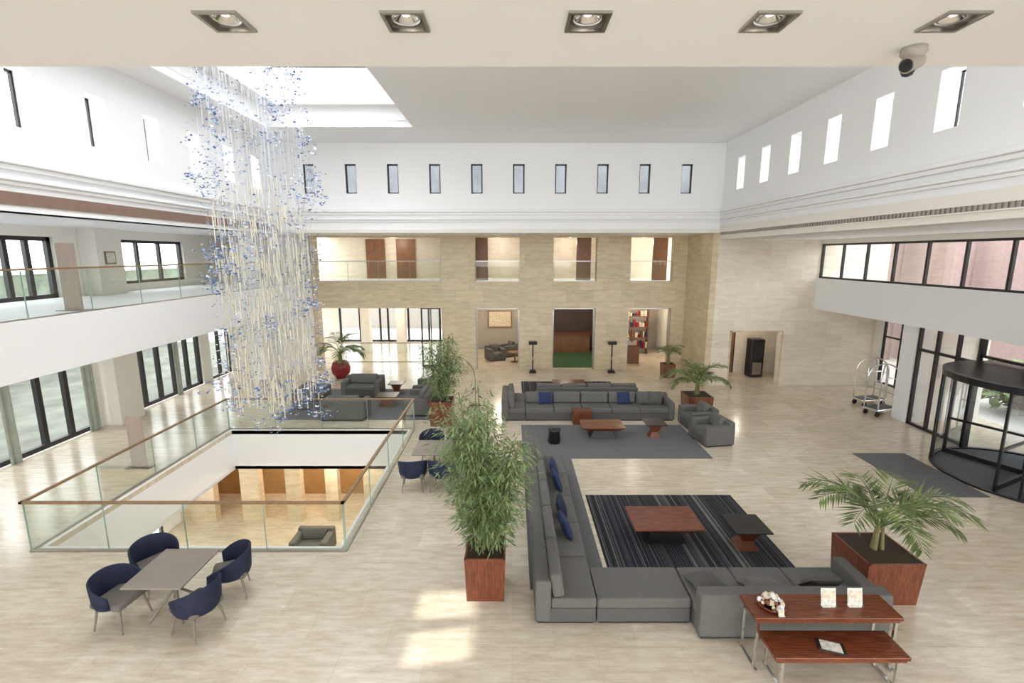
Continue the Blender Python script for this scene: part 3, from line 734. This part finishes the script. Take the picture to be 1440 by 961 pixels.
b.lathe([(.02, .12), (.1, .1), (.18, 0), (.17, 0), (.09, .09)], e+Vector((0, 0, -.14)), M_black); b.obj('arc_floor_lamp', (-1.35, 17.2, 0))
def end_post(loc, h=1.5):  # brownish slabs taken for balustrade end posts
    b = MB(); b.box(-.3, .3, -.15, .15, 0, .02, M_steel, .004); b.box(-.2, .2, -.02, .02, .02, h, M_post, .004); b.box(-.16, .16, -.024, -.02, h*.45, h*.93, M_post); return b.obj('balustrade_end_post', loc)
end_post((-9.75, 11.9, 0), 1.4); end_post((-9.9, 10.9, 4.25), 1.5)
b = MB(); b.box(-12.74, -12.71, 15.35, 15.75, 5.2, 5.6, M_rail); b.box(-12.71, -12.70, 15.39, 15.71, 5.24, 5.56, M_paper); b.obj('framed_picture')
def cart(loc, rz):
    b = MB(); b.box(-.5, .5, -.28, .28, .2, .26, M_chrome, .02); b.box(-.47, .47, -.25, .25, .26, .275, M_carpet)
    for x in (-.4, .4):
        for y in (-.2, .2):
            b.cyl((x, y-.02, .09), (x, y+.02, .09), .09, .09, M_black, 14); b.cyl((x, y, .09), (x, y, .2), .015, .015, M_chrome, 6)
    for sx in (-1, 1):
        for sy in (-1, 1):
            pts = [Vector((sx*.45, sy*.24, .26)), Vector((sx*.45, sy*.24, 1.25))]
            for k in range(1, 9):
                t = k/8*PI/2; pts.append(Vector((sx*.45*math.cos(t), sy*.24*math.cos(t), 1.25+.55*math.sin(t))))
            b.tube(pts, .024, M_chrome, 8)
    b.tube([Vector((-.45, 0, 1.25)), Vector((.45, 0, 1.25))], .014, M_chrome)
    for x in (-.45, .45): b.tube([Vector((x, -.24, 1.25)), Vector((x, .24, 1.25))], .014, M_chrome); b.tube([Vector((x, -.24, .6)), Vector((x, .24, .6))], .014, M_chrome)
    b.lathe([(0, 1.86), (.03, 1.84), (.03, 1.79), (0, 1.78)], (0, 0, 0), M_chrome, 12)
    return b.obj('luggage_cart', loc, rz)
cart((12.85, 16.2, 0), .3); cart((13.25, 17.3, 0), .2)
b = MB(); rs = random.Random(9)
for k in range(4): b.box(5.6, 7.6, 26.6, 27.0, .3+.6*k, .34+.6*k, M_door)
for x in (5.6, 7.56): b.box(x, x+.04, 26.6, 27.0, 0, 2.5, M_door)
for k in range(4):
    x = 5.7
    while x < 7.5:
        h = rs.uniform(.12, .4); w = rs.uniform(.06, .16); b.box(x, x+w, 26.65, 26.9, .34+.6*k, .34+.6*k+h, rs.choice([M_red, M_blue, M_shell, M_paper, M_door])); x += w+.05
b.obj('shop_shelf')
b = MB(); b.box(5.7, 6.5, 24.2, 24.7, 0, .9, M_door, .01); b.box(5.68, 6.52, 24.18, 24.72, .9, .93, M_wood)
for i in range(8):
    x = 5.75+.095*i; h = rs.uniform(.1, .3); b.box(x, x+.06, 24.35, 24.5, .93, .93+h, rs.choice([M_red, M_shell, M_paper]))
b.obj('display_counter')
b = MB(); b.box(1.6, 4.4, 26.9, 27.4, .02, 1.1, M_door, .01); b.box(1.55, 4.45, 26.8, 27.5, 1.1, 1.15, M_wood, .01); b.obj('bar_counter')
b = MB(); b.box(-1.4, 0, 27.93, 27.98, 1.3, 2.3, M_rail); b.box(-1.33, -.07, 27.92, 27.93, 1.37, 2.23, M_shell); b.obj('framed_picture')
b = MB(); b.cyl((0, 0, 0), (0, 0, .03), .2, .2, M_door); b.cyl((0, 0, .03), (0, 0, .5), .03, .03, M_door); b.lathe([(0, .5), (.4, .5), (.4, .54), (0, .54)], (0, 0, 0), M_door); b.obj('round_table', (.15, 24.6, 0))

# ---------------------------------------------------------------- lights
def light(kind, name, loc, e, color=(1, 1, 1), size=.3, rot=None, spot=None):
    d = bpy.data.lights.new(name, kind); d.energy = e; d.color = color
    if kind in ('POINT', 'SPOT'): d.shadow_soft_size = size
    if kind == 'SPOT': d.spot_size = spot; d.spot_blend = .5
    o = bpy.data.objects.new(name, d); o.location = loc
    if rot: o.rotation_euler = rot
    sc.collection.objects.link(o); return o
for x, z, e in ((-6, 3.2, 60), (-.7, 3.2, 60), (2.9, 3.2, 40), (6.6, 3.2, 60)): light('POINT', 'room_lamp', (x, 25.6, z), e, (1, .87, .7), .1)
for x in (-6, -.7, 2.9, 6.6): light('POINT', 'gallery_lamp', (x, 24.8, 6.1), 16, (1, .9, .75), .1)
for p in ((-8.7, 17.5, -1.7), (-6.5, 17.5, -1.7)): light('POINT', 'lower_lamp', p, 26, (1, .78, .55), .08)
for p in ((-10.5, 12, -1.6), (-6, 15.6, -1.6), (-2, 12, -1.6)): light('POINT', 'lower_fill', p, 50, (1, .9, .75), .1)  # fill lights added to brighten the lower level, no fittings modelled
light('POINT', 'corridor_lamp', (10.3, 21.2, 2.3), 12, (1, .85, .7), .08)
# sunbeams coming in through two clerestory windows on the left
for W, P in (((-9.6, ys[1], 8.46), (-1.0, 6.85, 0)), ((-9.6, ys[0], 8.46), (-1.0, 6.0, 0))):
    W = Vector(W); P = Vector(P); Lp = W+(W-P)*3.0
    o = light('SPOT', 'sunbeam', Lp, 75000, (1, .95, .86), .25, spot=math.radians(2.2))
    o.rotation_euler = (P-Lp).to_track_quat('-Z', 'Y').to_euler()

w = bpy.data.worlds.new('World'); sc.world = w; w.use_nodes = True
nt = w.node_tree; bg = nt.nodes['Background']; bg.inputs[0].default_value = (0.97, 0.985, 1.0, 1); bg.inputs[1].default_value = 3.2

cam = bpy.data.cameras.new('camera'); cam.lens = 17; cam.sensor_width = 36; cam.clip_start = .05; cam.clip_end = 200
co = bpy.data.objects.new('camera', cam); sc.collection.objects.link(co)
co.location = (0, 0, 5.5); co.rotation_euler = (math.radians(90-10.2), 0, 0); sc.camera = co
sc.view_settings.view_transform = 'Standard'; sc.view_settings.exposure = 0.78
